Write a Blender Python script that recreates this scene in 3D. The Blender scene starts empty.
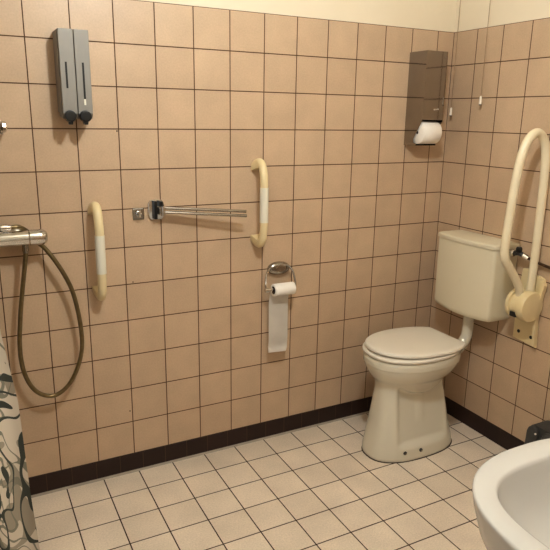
import bpy, bmesh, math, random
from mathutils import Vector, Matrix
random.seed(4)
sc = bpy.context.scene
COL = sc.collection
PI = math.pi

# ------------------------------------------------------------------ materials
def new_mat(name):
    m = bpy.data.materials.new(name); m.use_nodes = True
    nt = m.node_tree; b = nt.nodes['Principled BSDF']
    return m, nt, b

def noise_mat(name, c1, c2, rough=0.4, metal=0.0, scale=20, bump=0.0, bscale=60, spec=0.5, rough2=None, coat=0, trans=0):
    m, nt, b = new_mat(name)
    tc = nt.nodes.new('ShaderNodeTexCoord')
    n = nt.nodes.new('ShaderNodeTexNoise'); n.inputs['Scale'].default_value = scale; n.inputs['Detail'].default_value = 4
    nt.links.new(tc.outputs['Object'], n.inputs['Vector'])
    r = nt.nodes.new('ShaderNodeValToRGB')
    r.color_ramp.elements[0].color = (*c1, 1); r.color_ramp.elements[1].color = (*c2, 1)
    r.color_ramp.elements[0].position = .3; r.color_ramp.elements[1].position = .7
    nt.links.new(n.outputs['Fac'], r.inputs['Fac']); nt.links.new(r.outputs['Color'], b.inputs['Base Color'])
    b.inputs['Roughness'].default_value = rough; b.inputs['Metallic'].default_value = metal
    b.inputs['Specular IOR Level'].default_value = spec
    b.inputs['Coat Weight'].default_value = coat
    b.inputs['Transmission Weight'].default_value = trans
    if bump:
        n2 = nt.nodes.new('ShaderNodeTexNoise'); n2.inputs['Scale'].default_value = bscale
        nt.links.new(tc.outputs['Object'], n2.inputs['Vector'])
        bp = nt.nodes.new('ShaderNodeBump'); bp.inputs['Strength'].default_value = bump; bp.inputs['Distance'].default_value = .002
        nt.links.new(n2.outputs['Fac'], bp.inputs['Height']); nt.links.new(bp.outputs['Normal'], b.inputs['Normal'])
    return m

def tile_mat(name, au, av, ou, ov, pu, pv, c1, c2, cm, mortar=.0021, rough=.40, mottle=.055, mscale=9, fine=.05, paint=None, paint_z=None, bump=.5):
    """grid of tiles in object space; au/av = axis names; a joint runs through ou / ov"""
    m, nt, b = new_mat(name)
    N = nt.nodes.new; L = nt.links.new
    tc = N('ShaderNodeTexCoord'); sp = N('ShaderNodeSeparateXYZ'); L(tc.outputs['Object'], sp.inputs[0])
    cb = N('ShaderNodeCombineXYZ')
    for ax, off, dst in ((au, ou, 'X'), (av, ov, 'Y')):
        s = N('ShaderNodeMath'); s.operation = 'SUBTRACT'; s.inputs[1].default_value = off
        L(sp.outputs[ax], s.inputs[0]); L(s.outputs[0], cb.inputs[dst])
    br = N('ShaderNodeTexBrick'); br.offset = 0; br.offset_frequency = 1; br.squash = 1
    br.inputs['Scale'].default_value = 1; br.inputs['Brick Width'].default_value = pu; br.inputs['Row Height'].default_value = pv
    br.inputs['Mortar Size'].default_value = mortar; br.inputs['Mortar Smooth'].default_value = .12
    br.inputs['Color1'].default_value = (*c1, 1); br.inputs['Color2'].default_value = (*c2, 1); br.inputs['Mortar'].default_value = (*cm, 1)
    L(cb.outputs[0], br.inputs['Vector'])
    col = br.outputs['Color']
    for sc_, amt in ((mscale, mottle), (160, fine)):
        n = N('ShaderNodeTexNoise'); n.inputs['Scale'].default_value = sc_; n.inputs['Detail'].default_value = 3
        L(tc.outputs['Object'], n.inputs['Vector'])
        mr = N('ShaderNodeMapRange'); mr.inputs['From Min'].default_value = .3; mr.inputs['From Max'].default_value = .7
        mr.inputs['To Min'].default_value = 1 - amt; mr.inputs['To Max'].default_value = 1 + amt
        L(n.outputs['Fac'], mr.inputs['Value'])
        mx = N('ShaderNodeMix'); mx.data_type = 'RGBA'; mx.blend_type = 'MULTIPLY'; mx.inputs['Factor'].default_value = 1
        L(col, mx.inputs['A']); L(mr.outputs['Result'], mx.inputs['B']); col = mx.outputs['Result']
    L(col, b.inputs['Base Color'])
    rr = N('ShaderNodeMapRange'); rr.inputs['To Min'].default_value = rough; rr.inputs['To Max'].default_value = .9
    L(br.outputs['Fac'], rr.inputs['Value']); L(rr.outputs['Result'], b.inputs['Roughness'])
    n = N('ShaderNodeTexNoise'); n.inputs['Scale'].default_value = 14; L(tc.outputs['Object'], n.inputs['Vector'])
    ad = N('ShaderNodeMath'); ad.operation = 'MULTIPLY_ADD'; ad.inputs[1].default_value = -1; ad.inputs[2].default_value = 1
    L(br.outputs['Fac'], ad.inputs[0])
    ad2 = N('ShaderNodeMath'); ad2.operation = 'MULTIPLY_ADD'; ad2.inputs[1].default_value = .25
    L(n.outputs['Fac'], ad2.inputs[0]); L(ad.outputs[0], ad2.inputs[2])
    bp = N('ShaderNodeBump'); bp.inputs['Strength'].default_value = bump; bp.inputs['Distance'].default_value = .002
    L(ad2.outputs[0], bp.inputs['Height']); L(bp.outputs['Normal'], b.inputs['Normal'])
    return m

T = .153
SK = .0846          # skirting height
TT = SK + 12 * T    # top of the tiles
CM = (.095, .043, .018)
C1, C2 = (.55, .400, .272), (.59, .434, .297)
M_back = tile_mat('back_wall_tiles', 'X', 'Z', -.0976, SK, T, T, C1, C2, CM)
M_right = tile_mat('right_wall_tiles', 'Y', 'Z', -.1544, SK, T, T, (.55, .400, .270), (.59, .434, .295), CM)
M_floor = tile_mat('floor_tiles', 'X', 'Y', -.0914, -.1532, .1523, .1523, (.75, .645, .525), (.82, .71, .585), (.055, .026, .012), mortar=.0025, rough=.42, mottle=.07, mscale=6, fine=.09)
M_sk_b = tile_mat('skirting_tiles_back', 'X', 'Z', -.888, -.2, .1005, .5, (.022, .008, .004), (.028, .010, .006), (.10, .06, .035), mortar=.0011, rough=.6)
M_sk_r = tile_mat('skirting_tiles_right', 'Y', 'Z', -.05, -.2, .1005, .5, (.022, .008, .004), (.028, .010, .006), (.06, .035, .02), mortar=.0007, rough=.6)
M_paint = noise_mat('cream_plaster_paint', (.80, .70, .54), (.83, .73, .57), .85, scale=5, bump=.35, bscale=45)
M_ceramic = noise_mat('glazed_white_ceramic', (.70, .65, .53), (.73, .68, .56), .14, scale=3, coat=.3)
M_sink = noise_mat('sink_ceramic', (.55, .53, .495), (.57, .55, .515), .22, scale=3, coat=.2)
M_lid = noise_mat('toilet_seat_plastic', (.79, .73, .63), (.81, .75, .65), .34, scale=4)
M_cist = noise_mat('cistern_plastic', (.73, .66, .50), (.76, .69, .53), .38, scale=3)
M_cream = noise_mat('aged_cream_plastic', (.76, .62, .36), (.80, .67, .42), .35, scale=12)
M_white = noise_mat('white_plastic_sleeve', (.76, .72, .60), (.79, .75, .63), .45, scale=12)
M_railp = noise_mat('rail_cream_coating', (.80, .70, .50), (.83, .74, .55), .3, scale=12)
M_chrome = noise_mat('chrome', (.62, .61, .59), (.70, .69, .67), .10, 1, scale=8)
M_dullchrome = noise_mat('dull_chrome', (.36, .34, .31), (.46, .44, .40), .22, 1, scale=14)
M_steel = noise_mat('polished_stainless', (.33, .295, .255), (.36, .325, .28), .075, 1, scale=3, bump=.03, bscale=8)
M_grey = noise_mat('satin_aluminium', (.27, .25, .222), (.29, .27, .24), .5, .25, scale=6)
M_black = noise_mat('black_plastic', (.008, .008, .008), (.014, .014, .013), .35, scale=20)
M_dark = noise_mat('dark_grey_plastic', (.045, .044, .042), (.06, .058, .055), .5, scale=20)
M_hose = noise_mat('bronze_ribbed_hose', (.17, .125, .06), (.23, .17, .085), .33, .65, scale=60)
M_pipe = noise_mat('braided_pipe', (.05, .025, .012), (.09, .05, .025), .45, .4, scale=60)
M_paper = noise_mat('tissue_paper', (.88, .83, .76), (.92, .87, .80), .95, scale=30, bump=.25, bscale=180)
M_card = noise_mat('cardboard_core', (.05, .03, .02), (.07, .045, .03), .9, scale=30)
M_cord = noise_mat('beige_cord', (.36, .25, .16), (.42, .30, .20), .8, scale=30)
M_weight = noise_mat('white_cord_pull', (.85, .78, .68), (.88, .81, .71), .4, scale=30)
M_door = noise_mat('door_paint', (.62, .56, .46), (.66, .60, .50), .5, scale=6)

def curtain_mat():
    m, nt, b = new_mat('swirl_print_curtain')
    N = nt.nodes.new; L = nt.links.new
    uv = N('ShaderNodeUVMap'); uv.uv_map = 'UVMap'
    def math_(op, a, v=None, c=None):
        n = N('ShaderNodeMath'); n.operation = op; L(a, n.inputs[0])
        if v is not None: n.inputs[1].default_value = v
        if c is not None: n.inputs[2].default_value = c
        return n.outputs[0]
    def field(scale, dist, seed):
        mp = N('ShaderNodeMapping'); mp.inputs['Location'].default_value = (seed, seed * 1.7, 0); mp.inputs['Scale'].default_value = (1.25, .8, 1)
        L(uv.outputs[0], mp.inputs[0])
        n = N('ShaderNodeTexNoise'); n.inputs['Scale'].default_value = scale; n.inputs['Detail'].default_value = 0
        n.inputs['Distortion'].default_value = dist
        L(mp.outputs[0], n.inputs['Vector']); return n.outputs['Fac']
    base = (.66, .58, .47, 1)
    col = None
    def layer(prev, color, mask):
        mx = N('ShaderNodeMix'); mx.data_type = 'RGBA'; mx.inputs['B'].default_value = color
        if prev is None: mx.inputs['A'].default_value = base
        else: L(prev, mx.inputs['A'])
        L(mask, mx.inputs['Factor']); return mx.outputs['Result']
    f1 = field(6.0, 1.4, 3.1)
    a = math_('PINGPONG', math_('MULTIPLY', f1, 3.0), .5)
    col = layer(col, (.36, .31, .235, 1), math_('GREATER_THAN', a, .33))
    f2 = field(7.5, 2.2, 11.4)
    a = math_('PINGPONG', math_('MULTIPLY', f2, 3.2), .5)
    col = layer(col, (.24, .225, .17, 1), math_('GREATER_THAN', a, .42))
    f3 = field(6.0, 2.0, 7.9)
    a = math_('PINGPONG', math_('MULTIPLY', f3, 3.0), .5)
    col = layer(col, (.050, .055, .042, 1), math_('GREATER_THAN', a, .375))
    L(col, b.inputs['Base Color']); b.inputs['Roughness'].default_value = .7
    return m
M_curt = curtain_mat()

# ------------------------------------------------------------------ helpers
def tag(o, label=None, cat=None, group=None, kind=None):
    if label: o['label'] = label
    if cat: o['category'] = cat
    if group: o['group'] = group
    if kind: o['kind'] = kind
    return o

def thing(name, label, cat, loc=(0, 0, 0), group=None):
    o = bpy.data.objects.new(name, None); COL.objects.link(o); o.location = loc; o.empty_display_size = .05
    return tag(o, label, cat, group)

def wloc(p):
    v = Vector((0, 0, 0))
    while p is not None: v = v + p.location; p = p.parent
    return v

def obj(name, bm, mat, parent=None, smooth=True, mods=(), angle=40):
    """bm is in world coordinates; the object's origin moves to its own centre"""
    bmesh.ops.recalc_face_normals(bm, faces=bm.faces)
    vs = [v.co.copy() for v in bm.verts]
    mn = Vector([min(v[i] for v in vs) for i in range(3)]); mx = Vector([max(v[i] for v in vs) for i in range(3)])
    c = (mn + mx) / 2; 
    if name.split('_')[0] in ('wall', 'floor', 'ceiling', 'baseboard', 'trim'): c = Vector((0, 0, 0))
    for v in bm.verts: v.co -= c
    me = bpy.data.meshes.new(name); bm.to_mesh(me); bm.free()
    me.materials.append(mat)
    o = bpy.data.objects.new(name, me); COL.objects.link(o)
    o.location = c
    if parent: o.parent = parent; o.location = c - wloc(parent)
    if smooth:
        for p in me.polygons: p.use_smooth = True
        me.set_sharp_from_angle(angle=math.radians(angle))
        if angle == 40: o.modifiers.new('wn', 'WEIGHTED_NORMAL').keep_sharp = True
    return o

def add_box(bm, x0, x1, y0, y1, z0, z1, bev=0, seg=3):
    r = bmesh.ops.create_cube(bm, size=1)
    for v in r['verts']:
        v.co = Vector(((x0 + x1) / 2 + v.co.x * (x1 - x0), (y0 + y1) / 2 + v.co.y * (y1 - y0), (z0 + z1) / 2 + v.co.z * (z1 - z0)))
    if bev:
        es = list({e for v in r['verts'] for e in v.link_edges})
        bmesh.ops.bevel(bm, geom=es, offset=bev, segments=seg, affect='EDGES', profile=.5)
    return bm

def box(*a, **k):
    return add_box(bmesh.new(), *a, **k)

def catmull(pts, n=8, closed=False):
    P = [Vector(p) for p in pts]; out = []
    m = len(P)
    rng = range(m) if closed else range(m - 1)
    for i in rng:
        if closed: a, b, c, d = P[(i - 1) % m], P[i], P[(i + 1) % m], P[(i + 2) % m]
        else:
            b, c = P[i], P[i + 1]; a = P[i - 1] if i else b * 2 - c; d = P[i + 2] if i + 2 < m else c * 2 - b
        for k in range(n):
            t = k / n
            out.append(.5 * ((2 * b) + (-a + c) * t + (2 * a - 5 * b + 4 * c - d) * t * t + (-a + 3 * b - 3 * c + d) * t ** 3))
    if not closed: out.append(P[-1])
    return out

def add_tube(bm, path, r, seg=20, closed=False, caps=True):
    path = [Vector(p) for p in path]; n = len(path)
    rad = r if callable(r) else (lambda t: r)
    tans = []
    for i in range(n):
        a = path[(i - 1) % n] if (i or closed) else path[0]
        b = path[(i + 1) % n] if (i < n - 1 or closed) else path[-1]
        tans.append((b - a).normalized())
    up = Vector((0, 0, 1)) if abs(tans[0].z) < .9 else Vector((1, 0, 0))
    nrm = (up - tans[0] * up.dot(tans[0])).normalized()
    rings = []
    for i in range(n):
        t = tans[i]; nrm = (nrm - t * nrm.dot(t)).normalized(); bi = t.cross(nrm)
        rr = rad(i / (n - 1))
        rings.append([bm.verts.new(path[i] + (nrm * math.cos(2 * PI * k / seg) + bi * math.sin(2 * PI * k / seg)) * rr) for k in range(seg)])
    for i in range(n if closed else n - 1):
        A, B = rings[i], rings[(i + 1) % n]
        for k in range(seg): bm.faces.new((A[k], A[(k + 1) % seg], B[(k + 1) % seg], B[k]))
    if caps and not closed:
        bm.faces.new(rings[0][::-1]); bm.faces.new(rings[-1])
    return bm

def add_lathe(bm, prof, c, axis='Z', seg=32):
    """prof = [(radius, height)], closed with end caps; axis X, Y or Z through c"""
    c = Vector(c); rings = []
    for r, h in prof:
        ring = []
        for k in range(seg):
            a = 2 * PI * k / seg; u, v = r * math.cos(a), r * math.sin(a)
            p = {'Z': (u, v, h), 'X': (h, u, v), 'Y': (u, h, v)}[axis]
            ring.append(bm.verts.new(c + Vector(p)))
        rings.append(ring)
    for A, B in zip(rings, rings[1:]):
        for k in range(seg): bm.faces.new((A[k], A[(k + 1) % seg], B[(k + 1) % seg], B[k]))
    bm.faces.new(rings[0][::-1]); bm.faces.new(rings[-1])
    return bm

def add_loft(bm, rings, cap0=True, cap1=True):
    R = [[bm.verts.new(p) for p in r] for r in rings]; n = len(R[0])
    for A, B in zip(R, R[1:]):
        for k in range(n): bm.faces.new((A[k], A[(k + 1) % n], B[(k + 1) % n], B[k]))
    if cap0: bm.faces.new(R[0][::-1])
    if cap1: bm.faces.new(R[-1])
    return bm

def sup(cx, cy, a, b, n, z, N=64):
    out = []
    for k in range(N):
        t = 2 * PI * k / N; c, s = math.cos(t), math.sin(t)
        out.append(Vector((cx + a * math.copysign(abs(c) ** (2 / n), c), cy + b * math.copysign(abs(s) ** (2 / n), s), z)))
    return out

def prism(pts, axis, a0, a1, bev=0, bm=None, seg=2):
    """polygon pts (2-D) extruded along axis between a0 and a1. X:(y,z) Y:(x,z) Z:(x,y)"""
    bm = bm or bmesh.new()
    f = {'X': lambda p, a: (a, p[0], p[1]), 'Y': lambda p, a: (p[0], a, p[1]), 'Z': lambda p, a: (p[0], p[1], a)}[axis]
    A = [bm.verts.new(f(p, a0)) for p in pts]; B = [bm.verts.new(f(p, a1)) for p in pts]; n = len(pts)
    fs = [bm.faces.new(A[::-1]), bm.faces.new(B)]
    for k in range(n): fs.append(bm.faces.new((A[k], A[(k + 1) % n], B[(k + 1) % n], B[k])))
    if bev:
        es = list({e for v in A + B for e in v.link_edges})
        bmesh.ops.bevel(bm, geom=es, offset=bev, segments=seg, affect='EDGES', profile=.5)
    return bm

# ------------------------------------------------------------------ room shell
XL, YF, ZC = -3.05, -2.95, 2.55
def struct(name, bm, m): return tag(obj(name, bm, m, smooth=False), kind='structure')
struct('floor', box(XL - .1, .1, YF - .1, .1, -.1, 0), M_floor)
struct('wall_back', box(XL - .1, .1, 0, .1, 0, TT), M_back)
struct('wall_back_upper', box(XL - .1, .1, .006, .1, TT, ZC), M_paint)
struct('wall_right', box(0, .1, YF, 0, 0, TT), M_right)
struct('wall_right_upper', box(.006, .1, YF, .006, TT, ZC), M_paint)
struct('wall_left', box(XL - .1, XL, YF, 0, 0, TT), M_right)
struct('wall_left_upper', box(XL - .1, XL - .006, YF, .006, TT, ZC), M_paint)
struct('wall_front', box(XL, 0, YF - .1, YF, 0, TT), M_back)
struct('wall_front_upper', box(XL, 0, YF - .1, YF - .006, TT, ZC), M_paint)
struct('wall_sink', box(-1.33, 0, YF, -2.10, 0, TT), M_back)
struct('wall_sink_upper', box(-1.324, 0, YF, -2.106, TT, ZC), M_paint)
struct('ceiling', box(XL - .1, .1, YF - .1, .1, ZC, ZC + .1), M_paint)
d = tag(bpy.data.objects.new('door_1', None), kind='structure'); COL.objects.link(d); d.location = (-2.15, YF, 0)
obj('door_panel', box(-2.55, -1.75, YF + .001, YF + .04, .005, 2.02, bev=.004), M_door, d)
obj('door_handle', add_tube(bmesh.new(), [(-1.83, YF + .04, 1.03), (-1.83, YF + .085, 1.03), (-1.86, YF + .09, 1.03), (-1.95, YF + .09, 1.03)], .009), M_chrome, d)
# skirting tiles with a rounded top edge and a grey cove of sealant
struct('baseboard_back', prism([(0, 0), (-.004, 0), (-.004, SK - .001), (-.003, SK), (0, SK)], 'X', XL, 0), M_sk_b)
struct('baseboard_right', prism([(0, 0), (-.004, 0), (-.004, SK - .001), (-.003, SK), (0, SK)], 'Y', -2.10, 0), M_sk_r)
struct('baseboard_left', prism([(XL, 0), (XL + .009, 0), (XL + .009, SK - .004), (XL + .005, SK), (XL, SK)], 'Y', YF, 0), M_sk_r)
M_seal = noise_mat('floor_sealant', (.34, .29, .23), (.42, .36, .29), .7, scale=20)
struct('trim_1', prism([(-.004, 0), (-.014, 0), (-.009, .002), (-.005, .006), (-.004, .006)], 'X', XL, -.004), M_seal)
# small dark holes left in the tiles
M_hole = noise_mat('drill_hole', (.02, .01, .006), (.03, .015, .01), .9)
for i, (x, z) in enumerate([(-1.638, .289), (-1.600, .857), (-1.634, 1.454)]):
    o = obj('wall_plug', add_lathe(bmesh.new(), [(.0028, 0), (.0028, -.0008), (.0014, -.0012)], (x, 0, z), 'Y', 12), M_hole)
    tag(o, ['tiny dark drill hole plug in the lower back wall tiles, above the skirting', 'tiny dark drill hole plug right of the left grab bar', 'tiny dark drill hole plug right below the soap dispenser'][i], 'wall plug', 'drill hole plugs in the back wall')

# ------------------------------------------------------------------ soap dispenser (double, wall mounted)
t = thing('soap_dispenser', 'double satin grey soap dispenser with black push buttons high on the left back wall', 'soap dispenser', (-1.787, 0, 1.5))
Y0 = -.098
obj('back_plate', box(-1.836, -1.738, -.012, -.0005, 1.512, 1.792), M_grey, t)
for k, (xa, xb) in enumerate(((-1.8385, -1.7890), (-1.7870, -1.7375))):
    xc = (xa + xb) / 2 - .002
    h = obj('housing', prism([(-.012, 1.793), (Y0, 1.793), (Y0, 1.515), (Y0 + .018, 1.497), (-.012, 1.505)], 'X', xa, xb, bev=.0022), M_grey, t)
    sx = xc + (.002 if k else -.003)
    obj('level_slot', box(sx - .0032, sx + .0032, Y0 - .0012, Y0 + .001, (1.60 if k == 0 else 1.565), 1.686), M_black, h)
    obj('level_window', box(sx - .0032, sx + .0032, Y0 - .0010, Y0 + .001, 1.545, (1.60 if k == 0 else 1.565)), M_white if k else M_grey, h)
    b = obj('push_button', add_lathe(bmesh.new(), [(.020, .02), (.020, -.010), (.0185, -.014), (.012, -.0155)], (xc, Y0, 1.507), 'Y', 32), M_black, t)
    obj('nozzle', prism([(xc - .0085, 1.497), (xc + .0085, 1.497), (xc + .007, 1.478), (xc - .007, 1.478)], 'Y', Y0 - .010, Y0 + .012, bev=.002), M_black, b)
obj('side_frame', prism([(-.001, 1.79), (-.085, 1.79), (-.085, 1.52), (-.001, 1.52)], 'X', -1.8415, -1.8385, bev=.001), M_grey, t)

# ------------------------------------------------------------------ chrome knob at the frame's left edge
t = thing('shower_valve_knob', 'small chrome knob on a black collar at the left edge of the back wall', 'knob', (-2.05, 0, 1.465))
obj('rosette', add_lathe(bmesh.new(), [(.026, 0), (.026, -.006), (.018, -.010)], (-2.048, 0, 1.465), 'Y'), M_chrome, t)
obj('collar', add_lathe(bmesh.new(), [(.017, -.008), (.017, -.035), (.014, -.038)], (-2.048, 0, 1.462), 'Y'), M_black, t)
bm = bmesh.new(); add_lathe(bm, [(.010, -.012), (.019, -.008), (.021, .0), (.019, .010), (.010, .014)], (-2.033, -.045, 1.468), 'X', 10)
obj('chrome_grip', bm, M_chrome, t, angle=20)

# ------------------------------------------------------------------ shower mixer, hand shower, hose
MX, MZ = -.072, 1.083
t = thing('shower_mixer', 'chrome thermostatic bar mixer tap at the left edge of the back wall', 'mixer tap', (-2.07, 0, MZ))
bm = bmesh.new(); add_lathe(bm, [(.015, -2.205), (.027, -2.20), (.0275, -1.985)], (0, MX, MZ), 'X', 32)
obj('body', bm, M_chrome, t)
for xs in (-2.20, -1.936):
    s = 1 if xs > -2.1 else -1
    prof = [(.0265, 0), (.0285, s * .002), (.0285, s * .020), (.0265, s * .028), (.014, s * .033)]
    x0 = -1.983 if s > 0 else -2.202
    if s > 0: prof = [(.0265, 0), (.0285, .002), (.029, .036), (.0265, .050), (.019, .060), (.008, .063)]
    obj('control_knob', add_lathe(bmesh.new(), prof, (x0, MX, MZ), 'X', 32), M_chrome, t)
for xs in (-2.155, -2.02):
    bm = bmesh.new(); add_lathe(bm, [(.028, -.0005), (.028, -.008), (.020, -.014), (.013, -.016), (.013, MX + .015)], (xs, 0, MZ - .004), 'Y')
    obj('wall_union', bm, M_dullchrome, t)
obj('hose_outlet', add_lathe(bmesh.new(), [(.011, 0), (.011, -.028), (.009, -.036)], (-1.998, MX, MZ - .018), 'Z', 24), M_dullchrome, t)
obj('parking_bracket', prism([(-2.09, MZ + .016), (-2.07, MZ + .016), (-2.066, MZ + .030), (-2.094, MZ + .030)], 'Y', MX - .012, MX + .014, bev=.002), M_chrome, t)

t = thing('hand_shower', 'chrome hand shower parked on top of the bar mixer', 'hand shower', (-2.1, MX, MZ + .03))
obj('handle', add_tube(bmesh.new(), [(-2.26, MX - .02, MZ + .052), (-2.20, MX - .012, MZ + .048), (-2.13, MX, MZ + .043), (-2.075, MX, MZ + .041)], lambda q: .012 + .002 * math.sin(q * 3), 24), M_chrome, t)
obj('connector', add_lathe(bmesh.new(), [(.0105, 0), (.0125, .002), (.0125, .022), (.010, .026), (.010, .034), (.0075, .038)], (-2.075, MX, MZ + .041), 'X', 16), M_chrome, t)
obj('shower_head', add_lathe(bmesh.new(), [(.012, .03), (.034, .018), (.040, .004), (.040, -.004), (.034, -.007)], (-2.285, MX - .022, MZ + .05), 'Z', 32), M_chrome, t)
HY = -.06
hp = [(-2.038, MX, MZ + .041), (-2.012, MX + .004, MZ + .040), (-1.990, MX + .018, MZ + .024), (-1.975, MX + .036, MZ + .004), (-1.955, MX + .030, 1.060),
      (-1.930, -.05, 1.035), (-1.898, HY, .985), (-1.868, HY, .925), (-1.845, HY, .86), (-1.831, HY, .78), (-1.824, HY, .70), (-1.826, HY, .63), (-1.842, HY, .565), (-1.868, HY, .51), (-1.900, HY, .472), (-1.940, HY, .452),
      (-1.980, HY, .462), (-2.012, HY, .492), (-2.034, HY, .54), (-2.046, HY, .60), (-2.047, HY, .68), (-2.038, HY, .77), (-2.025, HY, .86), (-2.010, -.064, .95), (-1.999, MX, 1.02), (-1.998, MX, 1.035)]
pts = catmull(hp, 10)
o = obj('shower_hose', add_tube(bmesh.new(), pts, lambda q: .0082, 16), M_hose)
tag(o, 'long bronze coloured shower hose looping down below the chrome mixer', 'shower hose')

# ------------------------------------------------------------------ grab bars
def grab_bar(x, zc, hh, label):
    t = thing('grab_bar', label, 'grab bar', (x, 0, zc), 'cream grab bars on the back wall')
    r = .0172
    def arm(s):
        pts = catmull([(x, -.004, zc + s * (hh - .006)), (x, -.026, zc + s * (hh + .001)), (x, -.050, zc + s * (hh - .002)), (x, -.069, zc + s * (hh - .022)), (x, -.079, zc + s * (hh - .055)), (x, -.083, zc + s * (hh - .085)), (x, -.083, zc + s * .072)], 8)
        return add_tube(bmesh.new(), pts, r, 24)
    for s in (1, -1):
        obj('arm', arm(s), M_cream, t)
        bm = bmesh.new()
        rings = []
        for yy, hw, h0, h1 in ((-.0005, .024, -.034, .012), (-.006, .024, -.034, .013), (-.022, .0215, -.028, .016), (-.040, .019, -.022, .017), (-.054, .0165, -.018, .014)):
            # half-oval foot: flat edge towards the grip, round edge outwards
            ring = [Vector((x - hw, yy, zc + s * (hh + h0))), Vector((x + hw, yy, zc + s * (hh + h0)))]
            for q in range(13):
                a = PI * q / 12
                ring.append(Vector((x + hw * math.cos(a), yy, zc + s * (hh + h0 + .012 + (h1 - h0 - .012) * math.sin(a)))))
            rings.append(ring)
        add_loft(bm, rings)
        obj('wall_flange', bm, M_cream, t, angle=35)
    obj('grip_sleeve', add_tube(bmesh.new(), [(x, -.083, zc - .074), (x, -.083, zc), (x, -.083, zc + .074)], r + .0012, 24), M_white, t)['label'] = 'white grip sleeve'
grab_bar(-1.738, 1.001, .176, 'cream curved grab bar with white grip, left one beside the shower hose')
grab_bar(-1.050, 1.153, .174, 'cream curved grab bar with white grip, above the toilet roll holder')

# ------------------------------------------------------------------ hook plate
t = thing('robe_hook', 'small square chrome hook plate left of the folding towel rail', 'hook', (-1.567, 0, 1.134))
obj('plate', box(-1.590, -1.544, -.006, 0, 1.111, 1.157, bev=.0035), M_dullchrome, t)
bm = add_tube(bmesh.new(), catmull([(-1.567, -.004, 1.138), (-1.567, -.018, 1.130), (-1.567, -.030, 1.130), (-1.567, -.036, 1.142)], 6), .0055, 16)
add_lathe(bm, [(.012, -.005), (.012, -.008), (.007, -.012)], (-1.567, 0, 1.136), 'Y', 24)
obj('peg', bm, M_chrome, t)

# ------------------------------------------------------------------ folding towel rail
t = thing('towel_rail', 'chrome swivel towel rail with two thin bars on a bracket', 'towel rail', (-1.495, 0, 1.15))
hexp = [(-1.528, 1.172), (-1.518, 1.188), (-1.472, 1.188), (-1.462, 1.172), (-1.462, 1.124), (-1.472, 1.108), (-1.518, 1.108), (-1.528, 1.124)]
obj('bracket_plate', prism(hexp, 'Y', -.010, -.0005, bev=.003), M_chrome, t)
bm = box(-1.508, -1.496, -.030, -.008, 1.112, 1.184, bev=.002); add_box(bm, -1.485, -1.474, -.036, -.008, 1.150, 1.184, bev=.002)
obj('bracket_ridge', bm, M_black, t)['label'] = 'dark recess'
bm = bmesh.new(); add_lathe(bm, [(.006, 0), (.011, .002), (.011, .036), (.006, .038)], (-1.478, -.040, 1.128), 'Z', 20); add_box(bm, -1.492, -1.474, -.044, -.010, 1.130, 1.162, bev=.003)
obj('hinge', bm, M_chrome, t)
for (za, zb, yb) in ((1.158, 1.131, -.080), (1.141, 1.113, -.084)):
    pa, pb = Vector((-1.470, -.042, za)), Vector((-1.132, yb, zb))
    bm = add_tube(bmesh.new(), [pa, pa.lerp(pb, .5), pb], .0062, 14)
    obj('rail_bar', bm, M_dullchrome, t)

# ------------------------------------------------------------------ toilet roll holder + roll
t = thing('toilet_roll_holder', 'chrome toilet roll holder with an oval plate and wire arms', 'toilet roll holder', (-.935, 0, .85))
bm = bmesh.new()
rings = [[Vector((-.936 + .056 * k * math.cos(2 * PI * i / 40), yy, .850 + .031 * k * math.sin(2 * PI * i / 40))) for i in range(40)] for yy, k in ((-.0005, .96), (-.010, 1), (-.018, .93), (-.024, .75), (-.027, .4))]
obj('oval_plate', add_loft(bm, rings), M_dullchrome, t)
YR, ZR = -.068, .771
w = catmull([(-.936, -.018, .866), (-.900, -.028, .864), (-.882, -.044, .840), (-.878, YR + .008, .800), (-.879, YR, ZR + .008), (-.884, YR, ZR)], 8)
obj('wire_arm', add_tube(bmesh.new(), w, .0042, 12), M_dullchrome, t)
w = catmull([(-.936, -.018, .866), (-.985, -.024, .858), (-1.012, -.040, .835), (-1.026, YR + .006, .800), (-1.028, YR, ZR + .010), (-1.020, YR, ZR)], 8)
obj('wire_arm', add_tube(bmesh.new(), w, .0036, 12), M_dullchrome, t)
bm = bmesh.new(); add_lathe(bm, [(.006, -1.034), (.010, -1.032), (.010, -1.020), (.008, -1.016), (.008, -.884)], (0, YR, ZR), 'X', 20)
obj('roll_bar', bm, M_chrome, t)

def paper_roll(name, x0, x1, y, z, r, rc, label, cat):
    t = thing(name, label, cat, ((x0 + x1) / 2, y, z))
    bm = bmesh.new(); seg = 48
    def ring(rad, x): return [bm.verts.new((x, y + rad * math.cos(2 * PI * k / seg), z + rad * math.sin(2 * PI * k / seg))) for k in range(seg)]
    e = .002
    R = [ring(rc, x0), ring(r - e, x0), ring(r, x0 + e), ring(r, x1 - e), ring(r - e, x1), ring(rc, x1)]
    for A, B in zip(R, R[1:] + R[:1]):
        for k in range(seg): bm.faces.new((A[k], A[(k + 1) % seg], B[(k + 1) % seg], B[k]))
    obj('paper', bm, M_paper, t, angle=50)
    bm = bmesh.new()
    R = [ring2(bm, rr, xx, y, z, seg) for rr, xx in ((rc, x0 + .0004), (rc - .0015, x0 + .0004), (rc - .0015, x1 - .0004), (rc, x1 - .0004))]
    for A, B in zip(R, R[1:] + R[:1]):
        for k in range(seg): bm.faces.new((A[k], A[(k + 1) % seg], B[(k + 1) % seg], B[k]))
    obj('core', bm, M_card, t)
    return t
def ring2(bm, rad, x, y, z, seg): return [bm.verts.new((x, y + rad * math.cos(2 * PI * k / seg), z + rad * math.sin(2 * PI * k / seg))) for k in range(seg)]
RR = .0285
t = paper_roll('toilet_roll', -.992, -.890, YR, ZR - .004, RR, .018, 'nearly used white toilet roll with a long tail hanging down', 'toilet roll')
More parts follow.
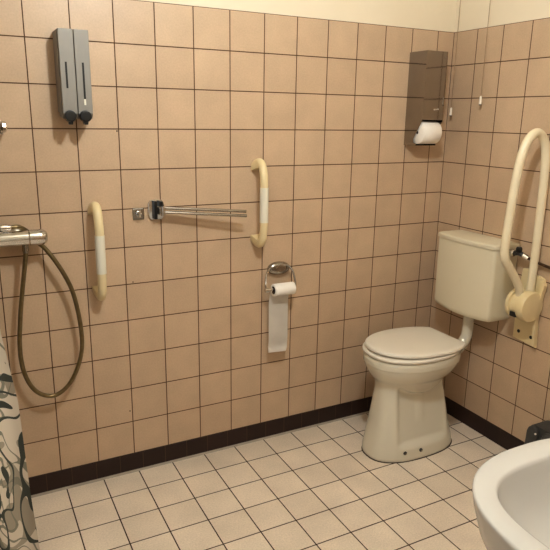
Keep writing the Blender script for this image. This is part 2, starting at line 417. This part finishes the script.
# hanging tail: leaves the back of the roll
path = [(YR + RR * math.cos(a), ZR - .004 + RR * math.sin(a)) for a in (PI * .45, PI * .3, PI * .15, 0)]
path += [(-.040, .735), (-.040, .69), (-.043, .63), (-.046, .57), (-.045, .52), (-.047, .49), (-.056, .468)]
bm = bmesh.new(); cols = []
dense = catmull([(0, a, b) for a, b in path], 4)
for i, p in enumerate(dense):
    q = i / (len(dense) - 1)
    row = []
    for k in range(7):
        u = k / 6
        sh = -.018 * max(0, q - .25) / .75 + .003 * math.sin(q * 9)
        row.append(bm.verts.new((-.990 + u * .098 + sh - (.012 if k == 6 and q > .93 else 0) * (q - .93) * 8, p.y - .003 * math.sin(u * PI) * (1 if q > .3 else 0) + (.0012 * math.sin(q * 30) if q > .3 else 0), p.z - (.006 * u if q > .9 else 0))))
    cols.append(row)
for A, B in zip(cols, cols[1:]):
    for k in range(6): bm.faces.new((A[k], A[k + 1], B[k + 1], B[k]))
bmesh.ops.solidify(bm, geom=bm.faces[:], thickness=.0007)
obj('hanging_sheet', bm, M_paper, t, angle=60)

# ------------------------------------------------------------------ stainless toilet paper dispenser
DX0, DX1, DY = -.2595, -.137, -.121
t = thing('paper_dispenser', 'tall polished steel paper roll dispenser on the back wall beside the corner', 'paper dispenser', (-.2, 0, 1.39))
side = [(-.0005, 1.815), (DY, 1.815), (DY, 1.510), (-.066, 1.425), (-.066, 1.408), (-.086, 1.402), (-.086, 1.394), (-.0005, 1.394)]
def plate_side(x0, x1): return prism(side, 'X', x0, x1)
obj('side_panel', plate_side(DX0, DX0 + .0015), M_steel, t, smooth=False)
obj('side_panel', plate_side(DX1 - .0015, DX1), M_steel, t, smooth=False)
bm = box(DX0 + .0015, DX1 - .0015, DY, DY + .0015, 1.512, 1.815)
f = obj('front_cover', bm, M_steel, t, smooth=False)
M_eng = noise_mat('engraved_mark', (.50, .44, .37), (.56, .5, .43), .5)
bm = bmesh.new()
for k, (a, b) in enumerate(((-.196, .008), (-.185, .006), (-.175, .008))): add_box(bm, a, a + b, DY - .0006, DY + .0004, 1.556 + .001 * k, 1.562 + .001 * k)
obj('maker_mark', bm, M_eng, f, smooth=False)
obj('lock', add_lathe(bmesh.new(), [(.004, 0), (.004, -.0014), (.003, -.002)], (-.150, DY, 1.79), 'Y', 16), M_dullchrome, f)
obj('top_panel', box(DX0 + .0015, DX1 - .0015, DY + .0015, -.0005, 1.8135, 1.815), M_steel, t, smooth=False)
obj('bottom_panel', box(DX0 + .0015, DX1 - .0015, -.085, -.0005, 1.394, 1.3955), M_steel, t, smooth=False)
obj('back_panel', box(DX0 + .0015, DX1 - .0015, -.003, -.0005, 1.3955, 1.8135), M_dark, t, smooth=False)
obj('inner_shelf', box(DX0 + .0015, DX1 - .0015, -.118, -.003, 1.513, 1.515), M_steel, t, smooth=False)
t = paper_roll('paper_roll', -.2515, -.1445, -.083, 1.454, .052, .007, 'white paper roll sticking out of the steel dispenser', 'paper roll')

# ------------------------------------------------------------------ toilet
t = thing('toilet', 'white floor-standing toilet with closed lid and a wall cistern in the corner', 'toilet', (-.4, -.33, 0))
AY = -.351
def ring_xy(xf, xb, hw, n, z, N=72, egg=0.0):
    """superellipse between xf (front, -x) and xb (back); egg > 0 moves the widest point back"""
    cx, a = (xf + xb) / 2, (xb - xf) / 2; out = []
    for k in range(N):
        th = 2 * PI * k / N; c, s = math.cos(th), math.sin(th)
        ux = math.copysign(abs(c) ** (2 / n), c); uy = math.copysign(abs(s) ** (2 / n), s)
        w = hw * (1 + egg * ux)
        out.append(Vector((cx + a * ux, AY + w * uy, z)))
    return out
keys = [(0, -.634, -.163, .128, 2.5), (.02, -.636, -.165, .129, 2.5), (.10, -.622, -.190, .121, 2.6), (.20, -.607, -.214, .109, 2.6), (.28, -.598, -.232, .101, 2.5), (.335, -.593, -.243, .098, 2.4), (.365, -.600, -.226, .112, 2.3),
        (.395, -.622, -.204, .140, 2.25), (.425, -.638, -.188, .160, 2.2), (.450, -.645, -.180, .168, 2.2)]
def key(z):
    for a, b in zip(keys, keys[1:]):
        if z <= b[0]:
            q = (z - a[0]) / (b[0] - a[0]); i = keys.index(a); p, n_ = keys[max(i - 1, 0)], keys[min(i + 2, len(keys) - 1)]
            return [.5 * (2 * a[k] + (b[k] - p[k]) * q + (2 * p[k] - 5 * a[k] + 4 * b[k] - n_[k]) * q * q + (3 * a[k] - p[k] - 3 * b[k] + n_[k]) * q ** 3) for k in range(1, 5)]
    return list(keys[-1][1:])
NR = 120
def ring_n(xf, xb, hw, n, z): return ring_xy(xf, xb, hw, n, z, NR)
RG = [ring_n(*key(0), .003)] + [ring_n(*key(z / 200), z / 200) for z in range(2, 91)]
RG += [ring_n(-.6455, -.179, .1685, 2.2, .453), ring_n(-.649, -.175, .172, 2.2, .4545), ring_n(-.650, -.173, .173, 2.2, .470), ring_n(-.650, -.173, .173, 2.2, .489), ring_n(-.642, -.16, .166, 2.2, .496)]
def sst(a, b, x): x = max(0, min(1, (x - a) / (b - a))); return x * x * (3 - 2 * x)
for R_ in RG:
    for v in R_:
        # flat panels pressed into both sides of the foot under the bowl, with a shallow crease
        top = .315 + .055 * ((v.x + .40) / .15) ** 2
        m = sst(-.555, -.525, v.x) * (1 - sst(-.270, -.245, v.x)) * sst(.055, .095, v.z) * (1 - sst(top - .018, top + .006, v.z))
        cre = .008 * math.exp(-((v.x + .405) / .014) ** 2) * sst(.15, .20, v.z)
        sgn = 1 if v.y > AY else -1
        if m > 0 and abs(v.y - AY) > .03:
            tgt = .066 + .060 * max(0, .30 - v.z) / .30 * .75
            v.y = AY + sgn * (abs(v.y - AY) * (1 - m) + m * min(abs(v.y - AY), tgt + cre))
bm = bmesh.new(); add_loft(bm, RG)
pan = obj('pan', bm, M_ceramic, t, angle=60)
bm = bmesh.new(); add_loft(bm, [ring_xy(-.638, -.158, .131, 2.5, z) for z in (.0, .0032)])
obj('dark_joint', bm, M_card, pan)
for i, (x, y) in enumerate(((-.512, AY - .1185), (-.428, AY - .1275))):
    b = obj('fixing_hole', add_lathe(bmesh.new(), [(.0085, .016), (.0085, -.0035), (.006, -.005)], (x, y, .045), 'Y', 20), M_dark, pan)
    obj('screw', add_lathe(bmesh.new(), [(.0045, 0), (.0045, -.0065), (.002, -.0075)], (x + .002, y, .044), 'Y', 14), M_dullchrome, b)
bm = bmesh.new()
add_loft(bm, [ring_xy(-.654 + e, -.180 - e, .176 - e, 2.25, z_) for z_, e in ((.497, .004), (.500, 0), (.508, 0), (.512, .004))])
obj('seat', bm, M_lid, t, angle=60)
bm = bmesh.new()
lid_r = []
for z_, e in ((.514, .004), (.517, 0), (.526, 0), (.530, .004), (.5325, .020), (.5335, .06)):
    ring = []
    N = 96; xf, xb, hw = -.646 + e, -.206 - e * .5, .173 - e; cx = -.40
    for k in range(N):
        th = 2 * PI * k / N; c, s = math.cos(th), math.sin(th)
        a = (xb - cx) * 1.36 if c > 0 else (cx - xf)
        ux = math.copysign(abs(c) ** (2 / 2.15), c); uy = math.copysign(abs(s) ** (2 / 2.15), s)
        x = min(cx + a * ux, xb); taper = 1
        ring.append(Vector((x, AY + hw * uy * taper, z_ + .008 * max(0, min(1, (xb - x) / .48)))))
    lid_r.append(ring)
add_loft(bm, lid_r)
obj('lid', bm, M_lid, t, angle=50)
for dy in (-.085, .085):
    obj('hinge', add_lathe(bmesh.new(), [(.007, -.020), (.009, -.018), (.009, .018), (.007, .020)], (-.196, AY + dy, .505), 'Y', 20), M_lid, t)
# cistern: slightly bowed front, lower front corners rounded
CY0, CY1, CZ0, CZ1 = -.527, -.168, .622, .966
def cis_ring(z, gx=0, gy=0):
    y0, y1 = CY0 - gy, CY1 + gy; front = []
    rc = .018; nseg = 16
    yc, hw = (y0 + y1) / 2, (y1 - y0) / 2
    def fx(y): return -(.142 + gx) - .018 * (1 - ((y - yc) / hw) ** 2)
    for k in range(5):
        a = PI / 2 * k / 4
        front.append(Vector((fx(y0 + rc) + rc - rc * math.sin(a), y0 + rc - rc * math.cos(a), z)))
    for k in range(1, nseg):
        y = y0 + rc + (y1 - y0 - 2 * rc) * k / nseg; front.append(Vector((fx(y), y, z)))
    for k in range(5):
        a = PI / 2 * k / 4
        front.append(Vector((fx(y1 - rc) + rc - rc * math.cos(a), y1 - rc + rc * math.sin(a), z)))
    return [Vector((-.004, y0, z))] + front + [Vector((-.004, y1, z))]
rings = [cis_ring(z, s_, s_ * .5) for z, s_ in ((CZ0, -.022), (CZ0 + .004, -.010), (CZ0 + .014, -.003), (CZ0 + .03, 0), (CZ0 + .17, .001), (CZ1, .001))]
bm = bmesh.new(); add_loft(bm, rings)
for v in bm.verts:
    if v.co.z < CZ0 + .10:
        yy = (v.co.y + .3475) / .18; v.co.z += .010 * yy * yy * (1 - (v.co.z - CZ0) / .10)
cis = obj('cistern', bm, M_cist, t, angle=35)
bm = bmesh.new(); add_loft(bm, [cis_ring(CZ1 + .001, .001, .001), cis_ring(CZ1 + .002, .005, .004), cis_ring(CZ1 + .017, .006, .005), cis_ring(CZ1 + .022, .003, .003), cis_ring(CZ1 + .024, -.004, -.003)])
obj('cistern_lid', bm, M_cist, cis, angle=35)
obj('badge', add_lathe(bmesh.new(), [(.010, 0), (.010, -.0012), (.008, -.0018)], (-.1608, -.3475, .785), 'X', 24), M_cist, cis)
bm = bmesh.new()
add_tube(bm, catmull([(-.074, -.3475, .64), (-.074, -.3475, .59), (-.074, -.3475, .54), (-.080, -.348, .500), (-.103, -.349, .468), (-.145, -.350, .440), (-.21, AY, .415)], 8), .0265, 28)
obj('flush_pipe', bm, M_ceramic, t)
obj('pipe_collar', add_lathe(bmesh.new(), [(.028, .645), (.031, .640), (.031, .618), (.028, .614)], (-.074, -.3475, 0), 'Z', 28), M_cist, t)
bm = bmesh.new(); add_loft(bm, [[Vector((x, AY + hw * math.cos(2 * PI * k / 32), zc + hz * math.sin(2 * PI * k / 32))) for k in range(32)] for x, hw, hz, zc in ((-.30, .12, .060, .420), (-.20, .085, .052, .430), (-.165, .055, .045, .435), (-.140, .034, .034, .445), (-.120, .031, .031, .457))])
obj('flush_inlet', bm, M_ceramic, t, angle=60)
obj('hinge_screw', add_lathe(bmesh.new(), [(.005, .49), (.005, .500), (.003, .502)], (-.180, AY - .095, 0), 'Z', 14), M_dullchrome, t)

# ------------------------------------------------------------------ stop valve and supply pipe
t = thing('stop_valve', 'small chrome and black stop valve on the right side of the cistern', 'valve', (-.07, -.56, .965))
obj('nut', add_lathe(bmesh.new(), [(.012, -.5285), (.012, -.540), (.017, -.543), (.018, -.554), (.013, -.559)], (-.062, 0, .955), 'Y', 8), M_chrome, t, angle=20)
obj('body', add_tube(bmesh.new(), [(-.062, -.556, .955), (-.058, -.578, .960), (-.052, -.595, .954)], .0105, 18), M_dark, t)
bm = bmesh.new(); add_lathe(bm, [(.008, .960), (.014, .966), (.014, .980), (.010, .987)], (-.060, -.579, 0), 'Z', 10)
obj('handle', bm, M_black, t, angle=20)
obj('outlet_nut', add_tube(bmesh.new(), [(-.052, -.594, .955), (-.040, -.612, .943)], .0105, 8), M_chrome, t, angle=20)
o = obj('supply_pipe', add_tube(bmesh.new(), catmull([(-.040, -.606, .944), (-.026, -.625, .936), (-.0215, -.665, .927), (-.018, -.72, .919), (-.016, -.78, .915), (-.016, -.90, .905), (-.016, -1.05, .88), (-.016, -1.12, .84), (-.004, -1.13, .83)], 8), .0062, 14), M_pipe)
tag(o, 'thin brown braided water pipe running right from the stop valve along the wall', 'pipe')
t = thing('wall_tap', 'small round chrome stub on the right wall beside the folding rail', 'pipe stub', (0, -.748, .765))
obj('rosette', add_lathe(bmesh.new(), [(.017, -.0005), (.017, -.005), (.010, -.009)], (0, -.755, .765), 'X', 24), M_dullchrome, t)
obj('cap', add_lathe(bmesh.new(), [(.008, -.006), (.010, -.016), (.012, -.022), (.010, -.032), (.005, -.036)], (0, -.755, .765), 'X', 20), M_chrome, t)

# ------------------------------------------------------------------ folding support rail
t = thing('folding_support_rail', 'cream U-shaped folding support rail folded up on the right wall', 'support rail', (0, -.64, .75))
pl = [(-.570, .885), (-.600, .890), (-.612, .872), (-.648, .866), (-.656, .872), (-.688, .862), (-.684, .830), (-.672, .780), (-.668, .700), (-.682, .640), (-.688, .548), (-.560, .562), (-.560, .70)]
obj('wall_plate', prism(pl, 'X', -.012, -.0005, bev=.003), M_cream, t)
bm = prism([(-.682, .860), (-.692, .860), (-.705, .84), (-.688, .740), (-.684, .66), (-.690, .56), (-.681, .56), (-.672, .65), (-.676, .75), (-.69, .84)], 'X', -.030, -.010, bev=.002)
obj('side_rib', bm, M_cream, t)
PX, PZ = -.069, .745
bm = bmesh.new(); add_lathe(bm, [(.058, -.596), (.064, -.600), (.064, -.614), (.052, -.616), (.052, -.655), (.0665, -.657), (.068, -.682), (.063, -.692), (.030, -.695)], (PX, 0, PZ), 'Y', 40)
obj('pivot_drum', bm, M_cream, t, angle=35)
bm = box(-.066, -.010, -.668, -.610, .71, .80, bev=.006)
obj('pivot_block', bm, M_cream, t)
obj('latch', box(-.120, -.100, -.652, -.618, .695, .716, bev=.003), M_black, t)
path = catmull([(-.084, -.634, .765), (-.096, -.635, .815), (-.132, -.637, .868), (-.182, -.64, .925), (-.210, -.64, .962), (-.218, -.64, 1.02), (-.211, -.64, 1.14), (-.204, -.64, 1.24), (-.195, -.64, 1.32), (-.181, -.64, 1.39), (-.157, -.64, 1.442), (-.122, -.64, 1.469), (-.088, -.64, 1.463), (-.058, -.64, 1.428), (-.041, -.64, 1.36), (-.034, -.64, 1.25), (-.031, -.64, 1.10), (-.030, -.64, .95), (-.032, -.64, .80)], 8)
obj('rail_tube', add_tube(bmesh.new(), path, .0176, 24), M_railp, t)
for y, z in ((-.590, .598), (-.658, .590)):
    obj('screw_hole', add_lathe(bmesh.new(), [(.008, -.010), (.008, -.0128), (.005, -.0135)], (0, y, z), 'X', 16), M_black, t)

# ------------------------------------------------------------------ pull cords
for (x, y, zt, zb, lab) in ((-.030, -.241, 1.622, 1.585, 'thin pull cord with white end piece on the right wall, right one'), (-.030, -.056, 1.572, 1.535, 'thin pull cord with white end piece beside the steel dispenser, at the corner')):
    t = thing('pull_cord', lab, 'pull cord', (x, y, ZC), 'pull cords hanging from the ceiling')
    obj('cord', add_tube(bmesh.new(), [(x, y, ZC), (x, y, 2.0), (x, y, zt - .003)], .0013, 8), M_cord, t)
    obj('end_piece', add_lathe(bmesh.new(), [(.0028, zt), (.0050, zt - .006), (.0062, zb + .004), (.0052, zb)], (x, y, 0), 'Z', 16), M_weight, t)
    obj('end_cap', add_lathe(bmesh.new(), [(.0050, zb), (.0050, zb - .004)], (x, y, 0), 'Z', 16), M_hole, t)

# ------------------------------------------------------------------ wash basin
t = thing('wash_basin', 'white ceramic wash basin with a wide rounded rim in the foreground', 'wash basin', (-1.11, -2.1, .8))
cx, cy = -1.108, -1.812
S = [(cx, cy - .02, .15, .17, 2.3, .600), (cx, cy - .01, .19, .21, 2.4, .618), (cx, cy, .235, .248, 2.45, .660), (cx, cy, .262, .272, 2.5, .715), (cx, cy, .276, .285, 2.5, .768), (cx, cy, .280, .2885, 2.5, .788), (cx, cy, .281, .2895, 2.5, .795), (cx, cy, .2795, .288, 2.5, .799), (cx, cy, .276, .2845, 2.5, .8008),
     (cx, cy + .001, .231, .2325, 3.1, .8008), (cx, cy, .2265, .228, 3.2, .7985), (cx, cy, .2225, .224, 3.3, .792), (cx, cy, .2175, .219, 3.3, .772), (cx, cy, .198, .200, 3.0, .730), (cx, cy, .175, .177, 2.7, .695), (cx, cy, .13, .13, 2.3, .672), (cx, cy, .06, .06, 2.1, .662), (cx, cy, .022, .022, 2, .660)]
bm = bmesh.new(); add_loft(bm, [sup(*s, N=96) for s in S])
for v in bm.verts:
    if v.co.y < -2.0985: v.co.y = -2.0985
obj('basin', bm, M_sink, t, angle=60)
obj('drain', add_lathe(bmesh.new(), [(.026, .660), (.026, .663), (.022, .6645), (.010, .664)], (cx, cy, 0), 'Z', 24), M_chrome, t)
bm = bmesh.new(); add_lathe(bm, [(.024, .800), (.024, .806), (.019, .812), (.019, .890), (.012, .897)], (cx, -2.062, 0), 'Z', 24)
add_tube(bm, catmull([(cx, -2.062, .85), (cx, -2.02, .866), (cx, -1.97, .866), (cx, -1.945, .852)], 6), .011, 18)
add_tube(bm, [(cx, -2.062, .893), (cx, -2.045, .905), (cx, -2.00, .925)], .0075, 14)
obj('basin_tap', bm, M_chrome, t)
obj('waste_pipe', add_tube(bmesh.new(), catmull([(cx, cy, .64), (cx, cy, .54), (cx, cy, .44), (cx, cy - .04, .40), (cx, cy - .09, .44), (cx, cy - .12, .48), (cx, cy - .2, .49), (cx, -2.1, .49)], 8), .018, 20), M_chrome, t)

# ------------------------------------------------------------------ dark ribbed container on the floor
t = thing('waste_bin', 'dark grey ribbed plastic bin on the floor by the right wall', 'bin', (-.06, -.89, 0))
def rib_outline(y0, y1, z1, r=.03):
    pts = [(y0 - .012, 0), (y0, .09)]
    pts = [(y0 + .018, 0), (y0 + .016, .10), (y0 + .006, .13), (y0, .20), (y0 - .004, z1 - r)]
    for k in range(1, 6):
        a = PI / 2 * k / 5; pts.append((y0 - .004 - r * (1 - math.cos(a)), z1 - r + r * math.sin(a)))
    for k in range(0, 6):
        a = PI / 2 * k / 5; pts.append((y1 + .004 + r * (1 - math.sin(a)), z1 - r + r * math.cos(a)))
    pts += [(y1, .20), (y1 + .0, .02), (y1, 0)]
    return pts
obj('body', prism(rib_outline(-.778, -1.01, .258), 'X', -.105, -.012, bev=.004), M_dark, t, angle=30)
for y in (-.782, -.856, -.930):
    obj('rib', prism([(y + .006, .015), (y, .12), (y - .001, .225), (y - .008, .246), (y - .020, .256), (y - .038, .256), (y - .050, .246), (y - .056, .225), (y - .056, .015)], 'X', -.124, -.100, bev=.007, seg=3), M_dark, t, angle=30)
obj('lid_button', add_lathe(bmesh.new(), [(.004, 0), (.004, -.004), (.002, -.006)], (-.124, -.832, .232), 'X', 14), M_weight, t)  # small pale dot on the front of the bin

# ------------------------------------------------------------------ shower curtain and its rail
t = thing('curtain_rail', 'chrome shower curtain rail above the left side', 'curtain rail', (-2.6, -.8, 2.05))
obj('rod', add_tube(bmesh.new(), catmull([(XL + .001, -.8, 2.06), (-2.6, -.8, 2.06), (-2.2, -.8, 2.06), (-2.09, -.78, 2.06), (-2.06, -.70, 2.06), (-2.06, -.4, 2.06), (-2.06, -.001, 2.06)], 8), .011, 16), M_chrome, t)
bm = bmesh.new(); NX, NZ = 140, 48; grid = []
uvl = bm.loops.layers.uv.new('UVMap')
ZT, ZB = 2.03, .06
# measured free edge of the curtain
edge = [(2.03, -2.150), (1.4, -2.142), (1.0, -2.130), (.80, -2.106), (.69, -2.103), (.535, -2.099), (.34, -2.089), (.06, -2.07)]
def ex(z):
    for (z0, x0), (z1, x1) in zip(edge, edge[1:]):
        if z <= z0 and z >= z1: return x0 + (x1 - x0) * (z0 - z) / (z0 - z1)
    return edge[-1][1]
for j in range(NZ + 1):
    z = ZT + (ZB - ZT) * j / NZ; row = []
    for i in range(NX + 1):
        u = i / NX; x = ex(z) - u * .86
        amp = .028 * (0.4 + .6 * j / NZ)
        y = -.80 + amp * math.sin(u * 2 * PI * 7.5 + .6 * math.sin(j * .06)) * min(1, u * 6 + .25) - .02 * (1 - u) * j / NZ
        row.append((bm.verts.new((x, y, z)), (u * 1.25, z)))
    grid.append(row)
for j in range(NZ):
    for i in range(NX):
        q = [grid[j][i], grid[j][i + 1], grid[j + 1][i + 1], grid[j + 1][i]]
        f = bm.faces.new([a[0] for a in q])
        for l in f.loops:
            for a in q:
                if a[0] is l.vert: l[uvl].uv = a[1]
o = tag(obj('shower_curtain', bm, M_curt, angle=180), 'shower curtain printed with dark green and grey swirls at the left edge', 'shower curtain')
for i in range(9):
    x = -2.165 - i * .1
    r = tag(obj('curtain_ring', add_tube(bmesh.new(), [(x, -.8 + .019 * math.cos(a * PI / 12), 2.052 + .024 * math.sin(a * PI / 12)) for a in range(24)], .0018, 8, closed=True), M_white), 'white plastic ring holding the shower curtain on its rail', 'curtain ring', 'curtain rings on the rail')

# ------------------------------------------------------------------ ceiling lamp
LP = (-1.46, -1.42)
M_glow, nt, b = new_mat('opal_glass'); b.inputs['Base Color'].default_value = (.9, .85, .75, 1); b.inputs['Emission Color'].default_value = (1, .80, .55, 1); b.inputs['Emission Strength'].default_value = 2.0
t = thing('ceiling_lamp', 'round opal glass ceiling lamp in the middle of the ceiling', 'ceiling lamp', (LP[0], LP[1], ZC))
obj('base', add_lathe(bmesh.new(), [(.13, ZC - .0005), (.13, ZC - .02), (.12, ZC - .025)], (*LP, 0), 'Z'), M_white, t)
obj('shade', add_lathe(bmesh.new(), [(.12, ZC - .025), (.115, ZC - .05), (.09, ZC - .072), (.05, ZC - .083), (.01, ZC - .086)], (*LP, 0), 'Z', 40), M_glow, t)
ld = bpy.data.lights.new('room_light', 'POINT'); ld.energy = 65; ld.color = (.90, .97, 1); ld.shadow_soft_size = .055
lo = bpy.data.objects.new('room_light', ld); COL.objects.link(lo); lo.location = (LP[0], LP[1], ZC - .15)

al = bpy.data.lights.new('doorway_light', 'AREA'); al.shape = 'RECTANGLE'; al.size = .7; al.size_y = 1.3; al.energy = 6; al.color = (.50, .74, 1)
ao = bpy.data.objects.new('doorway_light', al); COL.objects.link(ao); ao.location = (-2.75, -2.85, 1.35); ao.rotation_euler = (math.radians(90), 0, math.radians(-35))
wd = bpy.data.worlds.new('world'); sc.world = wd; wd.use_nodes = True
wd.node_tree.nodes['Background'].inputs[0].default_value = (1, .85, .65, 1); wd.node_tree.nodes['Background'].inputs[1].default_value = .02

# ------------------------------------------------------------------ camera (recovered from the tile grid)
f, yaw, pitch, roll, X, Y, Z = 600.669757, 0.480425, -0.257887, 0.016186, -2.175159, -2.352314, 1.516472
cyw, syw, cp, sp_, cr, sr = math.cos(yaw), math.sin(yaw), math.cos(pitch), math.sin(pitch), math.cos(roll), math.sin(roll)
fwd = Vector((syw * cp, cyw * cp, sp_)); r_ = Vector((cyw, -syw, 0)); u_ = r_.cross(fwd)
rx, ux = cr * r_ + sr * u_, -sr * r_ + cr * u_
cd = bpy.data.cameras.new('camera'); cam = bpy.data.objects.new('camera', cd); COL.objects.link(cam)
M = Matrix(((rx.x, ux.x, -fwd.x, X), (rx.y, ux.y, -fwd.y, Y), (rx.z, ux.z, -fwd.z, Z), (0, 0, 0, 1)))
cam.matrix_world = M
cd.sensor_width = 36; cd.lens = f / 550 * 36; cd.clip_start = .02
sc.camera = cam
sc.view_settings.view_transform = 'Standard'; sc.view_settings.look = 'None'; sc.view_settings.exposure = 0; sc.view_settings.gamma = .88
